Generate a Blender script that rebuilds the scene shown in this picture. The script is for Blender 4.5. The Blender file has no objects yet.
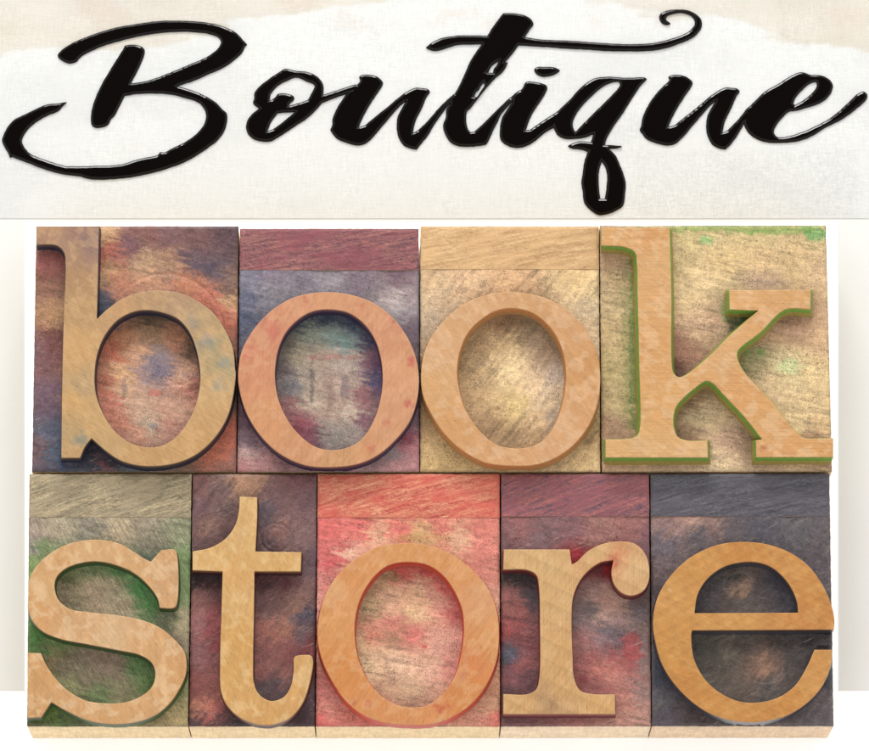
import bpy, math, random
import numpy as np
from mathutils import Vector
from mathutils.geometry import delaunay_2d_cdt

# ---------------------------------------------------------------- camera, light, exposure
S = 0.00022                      # metres per scene unit (type-high block = 105 units = 23 mm)
F = 5400.0; CX, CY = 405.0, 375.5; W0, H0 = 869.0, 751.0
TILT = math.radians(12.17); ZB = 80.0; ZF = 99.0
ct, st = math.cos(TILT), math.sin(TILT)
CAM = np.array([0.0, -F*st, ZB + F*ct])
scn = bpy.context.scene
col = scn.collection
cd = bpy.data.cameras.new('camera'); cam = bpy.data.objects.new('camera', cd); col.objects.link(cam)
cam.location = Vector(CAM*S); cam.rotation_euler = (TILT, 0, 0)
cd.sensor_width = 36; cd.lens = 36*F/W0; cd.shift_x = (W0/2-CX)/W0; cd.clip_start = .05; cd.clip_end = 100
scn.camera = cam
wd = bpy.data.worlds.new('World'); scn.world = wd; wd.use_nodes = True
bg = wd.node_tree.nodes['Background']; bg.inputs[0].default_value = (1.0, 1.0, 1.0, 1); bg.inputs[1].default_value = 0.80
# even white surround; dark hole added to keep reflections off the flat script faces
_nt = wd.node_tree; _tc = _nt.nodes.new('ShaderNodeTexCoord'); _dp = _nt.nodes.new('ShaderNodeVectorMath'); _dp.operation = 'DOT_PRODUCT'
_nm = _nt.nodes.new('ShaderNodeVectorMath'); _nm.operation = 'NORMALIZE'; _nt.links.new(_tc.outputs['Generated'], _nm.inputs[0])
_nt.links.new(_nm.outputs[0], _dp.inputs[0]); _dp.inputs[1].default_value = (0, math.sin(math.radians(13)), math.cos(math.radians(13)))
_mr = _nt.nodes.new('ShaderNodeMapRange'); _mr.interpolation_type = 'SMOOTHSTEP'
_mr.inputs[1].default_value = math.cos(math.radians(20)); _mr.inputs[2].default_value = math.cos(math.radians(31))
_mr.inputs[3].default_value = .06; _mr.inputs[4].default_value = .92; _nt.links.new(_dp.outputs['Value'], _mr.inputs[0]); _nt.links.new(_mr.outputs[0], bg.inputs[1])
def area(name, loc, size, sizey, power, target=(0, 0, 0.01), color=(1, .995, .988)):
    ld = bpy.data.lights.new(name, 'AREA'); ld.shape = 'RECTANGLE'; ld.size = size; ld.size_y = sizey
    ld.energy = power; ld.color = color
    o = bpy.data.objects.new(name, ld); col.objects.link(o); o.location = loc
    o.rotation_euler = (Vector(target)-Vector(loc)).to_track_quat('-Z', 'Y').to_euler(); return o
area('softbox_key', (-0.02, 0.66, 0.86), 0.60, 0.30, 1.9)
area('strip_light', (-0.07, 0.95, 0.52), 0.6, 0.09, 5.6)
scn.view_settings.view_transform = 'Standard'; scn.view_settings.look = 'None'
scn.view_settings.exposure = 0.87; scn.view_settings.gamma = 1.0
scn.render.resolution_x = 1024; scn.render.resolution_y = 885
KB = 0.56; KF = 0.475; KS = 0.78   # photo colour -> surface colour of bodies, faces, sides

# ---------------------------------------------------------------- helpers
def unproj(u, v, z):
    u = np.asarray(u, float); v = np.asarray(v, float)
    a = (u-CX)/F; b = -(v-CY)/F
    dx = a; dy = b*ct + st; dz = b*st - ct
    t = (z-CAM[2])/dz
    return np.stack([CAM[0]+dx*t, CAM[1]+dy*t, np.broadcast_to(z, t.shape)+0*t], -1)
def lin(c):
    c = np.asarray(c, float)/255.0
    return np.where(c <= .04045, c/12.92, ((c+.055)/1.055)**2.4)
def sr(c, k=1.0):
    l = lin(c)*k; return (float(l[0]), float(l[1]), float(l[2]), 1.0)
def h2(ix, iy, seed):
    n = (ix.astype(np.int64)*374761393 + iy.astype(np.int64)*668265263 + seed*974634777) & 0xffffffff
    n = ((n ^ (n >> 13))*1274126177) & 0xffffffff
    n = ((n ^ (n >> 16))*2246822519) & 0xffffffff
    return ((n ^ (n >> 15)) & 0xffffff)/float(0xffffff)
def vnoise(x, y, seed=0):
    x = np.asarray(x, float); y = np.asarray(y, float)
    ix = np.floor(x); iy = np.floor(y); fx = x-ix; fy = y-iy
    fx = fx*fx*(3-2*fx); fy = fy*fy*(3-2*fy); ix = ix.astype(np.int64); iy = iy.astype(np.int64)
    a = h2(ix, iy, seed); b = h2(ix+1, iy, seed); c = h2(ix, iy+1, seed); d = h2(ix+1, iy+1, seed)
    return (a*(1-fx)+b*fx)*(1-fy)+(c*(1-fx)+d*fx)*fy
def fbm(x, y, seed=0, octv=4, gain=.5):
    s = 0; a = 1; t = 0
    for i in range(octv):
        s = s+a*vnoise(x*2**i+17.3*i, y*2**i-9.1*i, seed+i*31); t += a; a *= gain
    return s/t
def smooth(a, b, x):
    t = np.clip((x-a)/(b-a), 0, 1); return t*t*(3-2*t)
def make(name, verts, faces, mats, parent=None, cols=None, midx=None, smoothf=None, origin=None):
    me = bpy.data.meshes.new(name)
    v = np.asarray(verts, float)
    o0 = np.array(origin, float) if origin is not None else np.zeros(3)
    me.from_pydata(((v-o0)*S).tolist(), [], faces)
    for m in mats: me.materials.append(m)
    if midx is not None: me.polygons.foreach_set('material_index', np.asarray(midx, np.int32))
    if smoothf is not None: smoothf = np.asarray(smoothf)
    if smoothf is not None: me.polygons.foreach_set('use_smooth', np.asarray(smoothf, bool))
    if cols is not None:
        at = me.color_attributes.new('Col', 'FLOAT_COLOR', 'POINT')
        c4 = np.ones((len(v), 4), np.float32); c4[:, :3] = cols
        at.data.foreach_set('color', c4.ravel())
    me.update()
    ob = bpy.data.objects.new(name, me); col.objects.link(ob)
    ob.location = Vector(o0*S) if parent is None else Vector(o0*S)-parent.location
    if parent is not None: ob.parent = parent
    return ob
def tag(o, label, cat, group=None):
    o['label'] = label; o['category'] = cat
    if group: o['group'] = group
def empty(name, p):
    o = bpy.data.objects.new(name, None); col.objects.link(o); o.location = Vector(np.asarray(p, float)*S)
    o.empty_display_size = .005; return o

# ---------------------------------------------------------------- outlines (closed, 3rd value 1 = sharp corner)
def tile(ox, oy, k, pts):
    return [(ox+p[0]/k, oy+p[1]/k, (p[2] if len(p) > 2 else 0)) for p in pts]
def dense(pts, step=1.3):
    n = len(pts); out = []
    P = [np.array(p[:2]) for p in pts]; C = [p[2] for p in pts]
    for i in range(n):
        p1 = P[i]; p2 = P[(i+1) % n]
        p0 = P[i-1] if not C[i] else 2*p1-p2
        p3 = P[(i+2) % n] if not C[(i+1) % n] else 2*p2-p1
        d = np.linalg.norm(p2-p1); m = max(1, int(round(d/step)))
        # centripetal Catmull-Rom
        t0 = 0; t1 = t0+max(1e-3, np.linalg.norm(p1-p0))**.5; t2 = t1+max(1e-3, d)**.5; t3 = t2+max(1e-3, np.linalg.norm(p3-p2))**.5
        for j in range(m):
            t = t1+(t2-t1)*j/m
            A1 = (t1-t)/(t1-t0)*p0+(t-t0)/(t1-t0)*p1
            A2 = (t2-t)/(t2-t1)*p1+(t-t1)/(t2-t1)*p2
            A3 = (t3-t)/(t3-t2)*p2+(t-t2)/(t3-t2)*p3
            B1 = (t2-t)/(t2-t0)*A1+(t-t0)/(t2-t0)*A2
            B2 = (t3-t)/(t3-t1)*A2+(t-t1)/(t3-t1)*A3
            out.append((t2-t)/(t2-t1)*B1+(t-t1)/(t2-t1)*B2)
    return np.array(out)
def sarea(p):
    x, y = p[:, 0], p[:, 1]; return .5*np.sum(x*np.roll(y, -1)-np.roll(x, -1)*y)
def normals(p):                                   # outward for CCW
    a = np.roll(p, 1, 0); b = np.roll(p, -1, 0)
    e1 = p-a; e2 = b-p
    e1 = e1/(np.linalg.norm(e1, axis=1)[:, None]+1e-9); e2 = e2/(np.linalg.norm(e2, axis=1)[:, None]+1e-9)
    n1 = np.stack([e1[:, 1], -e1[:, 0]], 1); n2 = np.stack([e2[:, 1], -e2[:, 0]], 1)
    n = n1+n2; L = np.linalg.norm(n, axis=1)[:, None]; n = n/(L+1e-9)
    return n*np.clip(2/(L+1e-9), 1, 1.5)
def inside(px, py, loops):
    r = np.zeros(px.shape, bool)
    for lp in loops:
        x1, y1 = lp[:, 0], lp[:, 1]; x2, y2 = np.roll(x1, -1), np.roll(y1, -1)
        for a, b, c, d in zip(x1, y1, x2, y2):
            if b == d: continue
            m = ((b > py) != (d > py)) & (px < (c-a)*(py-b)/(d-b)+a)
            r ^= m
    return r
def distl(px, py, loops):
    best = np.full(px.shape, 1e9)
    for lp in loops:
        q = np.roll(lp, -1, 0)
        for a, b in zip(lp, q):
            e = b-a; L = e@e+1e-12
            t = np.clip(((px-a[0])*e[0]+(py-a[1])*e[1])/L, 0, 1)
            best = np.minimum(best, (px-a[0]-t*e[0])**2+(py-a[1]-t*e[1])**2)
    return np.sqrt(best)
def clampinset(lp, n, D, loops):
    d = np.full(len(lp), float(D))
    for it in range(7):
        q = lp-n*d[:, None]
        dist = distl(q[:, 0], q[:, 1], loops)
        bad = dist < .80*d
        d[bad] *= .78
    return d
def solid(loops, z_top, z_bot, profile, grid=0, inset_clamp=False, colfn=None, flare=0, bounds=None, wallcol=None, seed=0):
    """loops in world units; profile: list of (inset, z) from the cap edge outwards/downwards"""
    L = []
    for i, lp in enumerate(loops):
        a = sarea(lp)
        if (i == 0) != (a > 0): lp = lp[::-1]
        L.append(lp)
    V = []; Fc = []; kind = []
    rings0 = []
    for lp in L:
        n = normals(lp); rs = []
        for (ins, z) in profile:
            if ins > 0 and inset_clamp: d = clampinset(lp, n, ins, L)
            else: d = np.full(len(lp), ins)
            q = lp-n*d[:, None]
            if ins < 0 and bounds is not None:     # flare stays within the block's own footprint
                ok = inside(q[:, 0], q[:, 1], [bounds]); q[~ok] = lp[~ok]
            if ins < 0: q = q+(vnoise(lp[:, 0]*.25, lp[:, 1]*.25, seed)[:, None]-.5)*.5
            base = len(V); V.extend([(x, y, z) for x, y in q]); rs.append((base, q))
        m = len(lp)
        for k in range(len(rs)-1):
            a, b = rs[k][0], rs[k+1][0]
            for j in range(m):
                j2 = (j+1) % m; Fc.append((a+j, b+j, b+j2, a+j2)); kind.append(1 if k >= (1 if not inset_clamp else 0) else 0)
        rings0.append(rs[0])
    # cap
    pts = []; ids = []; edges = []
    for base, q in rings0:
        s0 = len(pts)
        for j, p in enumerate(q): pts.append(Vector(p)); ids.append(base+j); edges.append((s0+j, s0+(j+1) % len(q)))
    if grid:
        allp = np.concatenate([q for _, q in rings0]); mn = allp.min(0); mx = allp.max(0)
        gx, gy = np.meshgrid(np.arange(mn[0], mx[0], grid), np.arange(mn[1], mx[1], grid))
        rg = np.random.RandomState(5); gx = gx.ravel()+rg.uniform(-.3, .3, gx.size)*grid; gy = gy.ravel()+rg.uniform(-.3, .3, gy.size)*grid
        ql = [q for _, q in rings0]
        ok = inside(gx, gy, ql); gx = gx[ok]; gy = gy[ok]; ok = distl(gx, gy, ql) > grid*.45; gx = gx[ok]; gy = gy[ok]
        for x, y in zip(gx, gy): pts.append(Vector((x, y))); ids.append(len(V)); V.append((x, y, z_top))
    ov, oe, of, ivo, _, _ = delaunay_2d_cdt(pts, edges, [], 0, 1e-5)
    mp = []
    for k, p in enumerate(ov):
        if ivo[k]: mp.append(ids[ivo[k][0]])
        else: mp.append(len(V)); V.append((p.x, p.y, z_top))
    cx = np.array([(ov[f[0]].x+ov[f[1]].x+ov[f[2]].x)/3 for f in of]); cy = np.array([(ov[f[0]].y+ov[f[1]].y+ov[f[2]].y)/3 for f in of])
    ins = inside(cx, cy, [q for _, q in rings0])
    for f, k in zip(of, ins):
        if k:
            t = [mp[i] for i in f]
            if len(set(t)) < 3: continue
            a, b, c = (np.array(V[i][:2]) for i in t)
            if (b[0]-a[0])*(c[1]-a[1])-(b[1]-a[1])*(c[0]-a[0]) < 0: t = t[::-1]
            Fc.append(tuple(t)); kind.append(2)
    return np.array(V), Fc, np.array(kind)

# ---------------------------------------------------------------- materials
def nodes(name):
    m = bpy.data.materials.new(name); m.use_nodes = True; nt = m.node_tree
    return m, nt, nt.nodes['Principled BSDF']
def N(nt, t, **kw):
    n = nt.nodes.new(t)
    for k, v in kw.items():
        if k in n.inputs: n.inputs[k].default_value = v
        else: setattr(n, k, v)
    return n
def coords(nt, scale=(1, 1, 1), rot=0.0, off=(0, 0, 0)):
    tc = N(nt, 'ShaderNodeTexCoord')
    mp0 = N(nt, 'ShaderNodeMapping'); mp0.inputs['Rotation'].default_value = (0, 0, rot); mp0.inputs['Location'].default_value = off
    mp0.inputs['Scale'].default_value = (1/S, 1/S, 1/S)
    nt.links.new(tc.outputs['Object'], mp0.inputs[0])
    mp = N(nt, 'ShaderNodeMapping'); mp.inputs['Scale'].default_value = scale
    nt.links.new(mp0.outputs[0], mp.inputs[0]); return mp.outputs[0]
def noise(nt, vec, scale, detail=4, rough=.55, dist=0.0):
    n = N(nt, 'ShaderNodeTexNoise'); n.inputs['Scale'].default_value = scale; n.inputs['Detail'].default_value = detail
    n.inputs['Roughness'].default_value = rough; n.inputs['Distortion'].default_value = dist
    nt.links.new(vec, n.inputs['Vector']); return n.outputs['Fac']
def rng(nt, val, a, b, c, d):
    n = N(nt, 'ShaderNodeMapRange'); n.inputs[1].default_value = a; n.inputs[2].default_value = b
    n.inputs[3].default_value = c; n.inputs[4].default_value = d; nt.links.new(val, n.inputs[0]); return n.outputs[0]
def mth(nt, op, a, b):
    n = N(nt, 'ShaderNodeMath', operation=op)
    for i, x in enumerate((a, b)):
        if isinstance(x, (int, float)): n.inputs[i].default_value = x
        else: nt.links.new(x, n.inputs[i])
    return n.outputs[0]
def mix(nt, fac, a, b, mode='MIX'):
    n = N(nt, 'ShaderNodeMix', data_type='RGBA', blend_type=mode)
    for s, x in ((0, fac), (6, a), (7, b)):
        if isinstance(x, (int, float)): n.inputs[s].default_value = x
        elif isinstance(x, tuple): n.inputs[s].default_value = x
        else: nt.links.new(x, n.inputs[s])
    return n.outputs[2]
def bump(nt, h, strength, dist):
    n = N(nt, 'ShaderNodeBump'); n.inputs['Strength'].default_value = strength; n.inputs['Distance'].default_value = dist*S
    nt.links.new(h, n.inputs['Height']); return n.outputs[0]
def scalecol(nt, c, f):
    n = N(nt, 'ShaderNodeVectorMath', operation='SCALE'); nt.links.new(c, n.inputs[0])
    if isinstance(f, (int, float)): n.inputs['Scale'].default_value = f
    else: nt.links.new(f, n.inputs['Scale'])
    return n.outputs[0]

def mat_inked(name, grain_rot=0.3, specks=.8, rough=.55, fibre=.25, spec=.3, gain=1.05):
    """inked, routed wood: stain colours and some painted shade come from the vertex colour, all fine detail from noise"""
    m, nt, b = nodes(name)
    at = N(nt, 'ShaderNodeVertexColor', layer_name='Col')
    v = coords(nt)
    n1 = noise(nt, v, .16, 6, .62, .6); n2 = noise(nt, v, 1.0, 4, .7)
    vg = coords(nt, (.045, .9, 1), grain_rot); g = noise(nt, vg, 1.0, 4, .6)
    f = mth(nt, 'MULTIPLY', rng(nt, n1, .35, .65, .82, 1.18), rng(nt, n2, .38, .62, .72, 1.28))
    f = mth(nt, 'MULTIPLY', f, rng(nt, g, .3, .7, 1-fibre*.6, 1+fibre*.6))
    c = scalecol(nt, at.outputs[0], mth(nt, 'MULTIPLY', f, gain))
    sp = noise(nt, v, .62, 1, .5); reg = noise(nt, coords(nt, off=(31, 7, 3)), .045, 2)
    spm = mth(nt, 'MULTIPLY', rng(nt, sp, .60, .67, 0, 1), rng(nt, reg, .44, .56, .15, 1))
    dark = scalecol(nt, c, .42)
    c = mix(nt, mth(nt, 'MULTIPLY', spm, specks), c, dark)
    lt = noise(nt, coords(nt, off=(5, 77, 3)), .4, 3, .6); lt = rng(nt, lt, .60, .72, 0, .13)
    c = mix(nt, lt, c, sr((215, 190, 160), KB))
    for kk, (ro, sgn, am) in enumerate(((.5, .3, .34), (-.7, 2.2, .24), (1.3, .42, .30))):
        sc = noise(nt, coords(nt, (.035, .8, 1), grain_rot+ro, (13*kk, 5, 2)), 1.0, 2, .6, .9); rg2 = noise(nt, coords(nt, off=(9*kk, 71, 4)), .05, 2)
        mk = mth(nt, 'MULTIPLY', rng(nt, sc, .60, .68, 0, 1), rng(nt, rg2, .46, .6, 0, am))
        c = mix(nt, mk, c, scalecol(nt, c, sgn) if sgn < 1 else sr((226, 204, 178), KB))
    nt.links.new(c, b.inputs['Base Color'])
    b.inputs['Roughness'].default_value = rough; b.inputs['Specular IOR Level'].default_value = spec
    h = mth(nt, 'ADD', mth(nt, 'MULTIPLY', n2, .6), mth(nt, 'ADD', n1, mth(nt, 'MULTIPLY', g, .5)))
    nt.links.new(bump(nt, h, .28, .6), b.inputs['Normal'])
    return m
def mat_shoulder(name, ca, cb, cc, rot=0.28, contrast=1.0):
    """rough sawn band: slanted grain with ink caught in it"""
    m, nt, b = nodes(name)
    vg = coords(nt, (.03, .34, 1), -rot); sd = sum(map(ord, name)) % 97; vg = coords(nt, (.02+.0002*sd, .24+.0016*sd, 1), -rot, (sd, 3*sd, 2)); g = noise(nt, vg, 1.0, 6, .68, .3+.008*sd)
    vf = coords(nt, (.22, .95, 1), .5-rot); f = noise(nt, vf, 1.0, 3, .6)
    v = coords(nt); big = noise(nt, coords(nt, (1, 2.2, 1), -rot, (sd, sd, sd)), .03, 4, .65); fine = noise(nt, v, .6, 3, .7)
    t = mth(nt, 'ADD', mth(nt, 'MULTIPLY', g, .55), mth(nt, 'ADD', mth(nt, 'MULTIPLY', f, .25), mth(nt, 'MULTIPLY', fine, .25)))
    c = mix(nt, rng(nt, t, .42, .66, 0, 1), sr(ca, KB), sr(cb, KB))
    c = mix(nt, rng(nt, big, .42, .62, 0, .8), c, sr(cc, KB))
    c = scalecol(nt, c, rng(nt, t, .40, .62, 1-.16*contrast, 1+.14*contrast))
    nt.links.new(c, b.inputs['Base Color']); b.inputs['Roughness'].default_value = .6; b.inputs['Specular IOR Level'].default_value = .35
    nt.links.new(bump(nt, t, .6, 1.5), b.inputs['Normal']); return m
def mat_face(name, light, rot=0.0, lines=.05, rings=0.0, ringrot=.3, ringscale=.05, mott=.45, linescale=.55, rough=.42):
    """printing face: smooth wood, colour from vertex colour with pale mottling, saw lines, growth rings"""
    m, nt, b = nodes(name)
    at = N(nt, 'ShaderNodeVertexColor', layer_name='Col'); v = coords(nt)
    n1 = noise(nt, v, .075, 4, .55, .3); n2 = noise(nt, v, .5, 3, .6)
    c = mix(nt, rng(nt, n1, .49, .585, 0, mott), at.outputs[0], tuple(np.array(sr(light, KF))*np.array([1.05, 1.03, 1.0, 1])))
    vl = coords(nt, (.02, linescale, 1), rot); l = noise(nt, vl, 1.0, 2, .7)
    vl2 = coords(nt, (.03, linescale*.35, 1), rot+.6); l2 = noise(nt, vl2, 1.0, 3, .6)
    f = mth(nt, 'MULTIPLY', rng(nt, l, .3, .7, 1-lines*1.8, 1+lines*1.8), rng(nt, n2, .3, .7, .94, 1.06))
    f = mth(nt, 'MULTIPLY', f, rng(nt, l2, .32, .68, .90, 1.08))
    po = noise(nt, coords(nt, (.25, 1, 1), rot, (4, 8, 1)), .55, 2, .6); pr = noise(nt, coords(nt, off=(8, 3, 1)), .03, 3)
    f = mth(nt, 'MULTIPLY', f, mth(nt, 'SUBTRACT', 1.0, mth(nt, 'MULTIPLY', rng(nt, po, .62, .70, 0, .30), rng(nt, pr, .45, .6, .15, 1))))
    if rings > 0:
        w = N(nt, 'ShaderNodeTexWave', wave_type='BANDS', bands_direction='Y', wave_profile='SAW')
        w.inputs['Scale'].default_value = ringscale; w.inputs['Distortion'].default_value = 2.2
        w.inputs['Detail'].default_value = 2; w.inputs['Detail Scale'].default_value = .35
        nt.links.new(coords(nt, (1, 1, 1), ringrot), w.inputs['Vector'])
        f = mth(nt, 'MULTIPLY', f, rng(nt, w.outputs['Fac'], 0.35, 1, 1+.2*rings, 1-rings))
    c = scalecol(nt, c, f)
    nt.links.new(c, b.inputs['Base Color']); b.inputs['Roughness'].default_value = rough; b.inputs['Specular IOR Level'].default_value = .25
    nt.links.new(bump(nt, mth(nt, 'ADD', l, n2), .25, .5), b.inputs['Normal']); return m
def mat_wall(name):
    m, nt, b = nodes(name); at = N(nt, 'ShaderNodeVertexColor', layer_name='Col'); v = coords(nt)
    c = scalecol(nt, at.outputs[0], rng(nt, noise(nt, v, .5, 4, .65), .3, .7, .7, 1.3))
    nt.links.new(c, b.inputs['Base Color']); b.inputs['Roughness'].default_value = .5; b.inputs['Specular IOR Level'].default_value = .3
    nt.links.new(bump(nt, noise(nt, v, .6, 3), .4, 1), b.inputs['Normal']); return m
def mat_side(name):
    m, nt, b = nodes(name); at = N(nt, 'ShaderNodeVertexColor', layer_name='Col')
    g = noise(nt, coords(nt, (.5, .5, .05)), .6, 4, .6); w = noise(nt, coords(nt, (.03, .03, .6), 0), .7, 3, .6)
    d = noise(nt, coords(nt, off=(3, 9, 1)), .1, 3)
    f = mth(nt, 'MULTIPLY', rng(nt, g, .35, .65, .86, 1.08), mth(nt, 'MULTIPLY', rng(nt, w, .35, .65, .84, 1.06), rng(nt, d, .35, .65, .88, 1.06)))
    nt.links.new(scalecol(nt, at.outputs[0], f), b.inputs['Base Color']); b.inputs['Roughness'].default_value = .6
    b.inputs['Specular IOR Level'].default_value = .3; return m
M_wall = mat_wall('letter_side_wood'); M_gloss = mat_wall('glossy_inked_side'); M_gloss.node_tree.nodes['Principled BSDF'].inputs['Roughness'].default_value = .22; M_gloss.node_tree.nodes['Principled BSDF'].inputs['Specular IOR Level'].default_value = .9; M_side = mat_side('raw_side_wood')

# ---------------------------------------------------------------- setting: table and paper sheets
def sheet(name, u0, v0, u1, v1, z0, z1, mat, ext=None, cols=None, nx=1, ny=1, disp=None):
    us = np.linspace(u0, u1, nx+1); vs = np.linspace(v1, v0, ny+1)
    U, Vv = np.meshgrid(us, vs); P = unproj(U.ravel(), Vv.ravel(), z1)
    if disp is not None: P[:, 2] += disp(U.ravel(), Vv.ravel())
    faces = []; w = nx+1
    for j in range(ny):
        for i in range(nx): a = j*w+i; faces.append((a, a+1, a+w+1, a+w))
    B = unproj(np.array([u0, u1, u1, u0]), np.array([v1, v1, v0, v0]), z1); B[:, 2] = z0
    n0 = len(P); P = np.concatenate([P, B])
    bl, br, tr, tl = 0, nx, ny*w+nx, ny*w
    faces += [(n0, n0+3, n0+2, n0+1)]
    faces.append(tuple([n0, n0+1]+[i for i in range(nx, -1, -1)]))
    faces.append(tuple([n0+1, n0+2]+[j*w+nx for j in range(ny, -1, -1)]))
    faces.append(tuple([n0+2, n0+3]+[ny*w+i for i in range(0, nx+1)]))
    faces.append(tuple([n0+3, n0]+[j*w for j in range(0, ny+1)]))
    cc = None
    if cols is not None: cc = np.concatenate([cols(U.ravel(), Vv.ravel()), np.tile(cols(np.array([u0]), np.array([v1])), (4, 1))])
    c0 = P[n0:].mean(0); c0[2] = z0
    return make(name, P, faces, [mat], cols=cc, origin=c0)
def mat_paper(name, rgb, k=1.0, amp=.03, b_=.15):
    m, nt, b = nodes(name); v = coords(nt); n = noise(nt, v, .5, 4, .7)
    c = N(nt, 'ShaderNodeRGB'); c.outputs[0].default_value = (rgb[0]*k, rgb[1]*k, rgb[2]*k, 1)
    nt.links.new(scalecol(nt, c.outputs[0], rng(nt, n, .3, .7, 1-amp, 1+amp)), b.inputs['Base Color'])
    b.inputs['Roughness'].default_value = .8; b.inputs['Specular IOR Level'].default_value = .2
    nt.links.new(bump(nt, n, b_, .4), b.inputs['Normal']); return m
tb = sheet('table', -2600, 3600, 3500, -2600, -60, -3.0, mat_paper('white_table', (.90, .90, .90), amp=.005, b_=.05))
tb['kind'] = 'structure'
cs = sheet('paper_sheet', -420, -120, 1290, 690, -2.9, -1.8, mat_paper('cream_paper', (.525, .522, .498), amp=.008))
tag(cs, 'large cream paper sheet lying under the white card, seen at both sides of the blocks', 'paper sheet')
wc = sheet('white_card', 25, 222, 838, 1050, -1.7, -0.4, mat_paper('white_card_stock', (.90, .90, .90), amp=.004, b_=.05))
tag(wc, 'plain bright white card under the wooden letter blocks', 'card')
def canvas_cols(u, v):
    c = np.tile(lin((247, 247, 243)), (len(u), 1))
    hi = 60-42*smooth(90, 330, u)+50*smooth(610, 900, u)-10*np.exp(-((u-470)/90)**2)-20*smooth(330, 420, u)*(1-smooth(560, 640, u))
    wob = (fbm(u*.018, v*.05, 5, 5)-.5)*42
    e = hi+wob-v-12
    msk = smooth(-2.5, 3.5, e+(fbm(u*.12, v*.12, 15, 3)-.5)*5)*(.55+.45*fbm(u*.02, v*.03, 9, 4))
    tone = lin((228, 217, 196))[None]*(1-fbm(u*.012+4, v*.05, 77, 4)[:, None])+lin((242, 233, 217))[None]*fbm(u*.012+4, v*.05, 77, 4)[:, None]
    c = c*(1-msk[:, None])+tone*msk[:, None]
    pk = smooth(.52, .72, fbm(u*.02+40, v*.04, 21, 3))*smooth(40, 5, v)*.5
    c = c*(1-pk[:, None])+lin((238, 220, 205))[None]*pk[:, None]
    g = fbm(u*.01, v*.02, 41, 3)
    rim = np.exp(-((e-2)/2.2)**2)*.035*smooth(.4, .6, fbm(u*.03, v*.03, 16, 2)); c = c*(1-rim[:, None])
    c = c*(1-.05*smooth(.45, .7, g)[:, None])
    return c*.505
def mat_canvas():
    m, nt, b = nodes('woven_canvas'); at = N(nt, 'ShaderNodeVertexColor', layer_name='Col')
    a = noise(nt, coords(nt, (.10, .85, 1)), 1.0, 3, .7); c_ = noise(nt, coords(nt, (.85, .10, 1)), 1.0, 3, .7)
    reg = noise(nt, coords(nt), .014, 3, .6)
    tc = N(nt, 'ShaderNodeTexCoord'); sp = N(nt, 'ShaderNodeSeparateXYZ')
    v = coords(nt); nt.links.new(v, sp.inputs[0])
    w = mth(nt, 'ADD', a, c_)
    amp = rng(nt, reg, .42, .62, .16, .42)
    # coarser burlap patch low on the right of the sheet (object space, sheet's own frame)
    pu, pv = unproj(636, 150, 0)[:2]-CANC[:2]; qu, qv = unproj(860, 216, 0)[:2]-CANC[:2]
    def band(val, lo, hi): return mth(nt, 'MULTIPLY', rng(nt, val, lo-3, lo+3, 0, 1), rng(nt, val, hi-3, hi+3, 1, 0))
    patch = mth(nt, 'MULTIPLY', band(sp.outputs[0], pu, qu), band(sp.outputs[1], qv, pv))
    pn = noise(nt, coords(nt, (1, 1, 1)), .42, 2, .5)
    pa = noise(nt, coords(nt, (.22, .6, 1)), 1, 2, .5); pb = noise(nt, coords(nt, (.6, .22, 1)), 1, 2, .5)
    weave = mth(nt, 'MULTIPLY', rng(nt, mth(nt, 'ADD', pa, pb), .85, 1.12, 0, 1), patch)
    f = mth(nt, 'ADD', 1.0, mth(nt, 'MULTIPLY', mth(nt, 'SUBTRACT', w, 1.0), amp))
    f = mth(nt, 'SUBTRACT', f, mth(nt, 'MULTIPLY', weave, .075))
    nt.links.new(scalecol(nt, at.outputs[0], f), b.inputs['Base Color'])
    b.inputs['Roughness'].default_value = .85; b.inputs['Specular IOR Level'].default_value = .15
    nt.links.new(bump(nt, w, .25, .8), b.inputs['Normal']); return m
_B = unproj(np.array([-60, 930, 930, -60]), np.array([218.5, 218.5, -60, -60]), -1.3); CANC = _B.mean(0)
cv = sheet('canvas_sheet', -60, -60, 930, 218.5, -1.7, -1.3, mat_canvas(), cols=canvas_cols, nx=330, ny=95)
tag(cv, 'off white woven canvas sheet with beige watercolour stains along its top', 'canvas')

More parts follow.
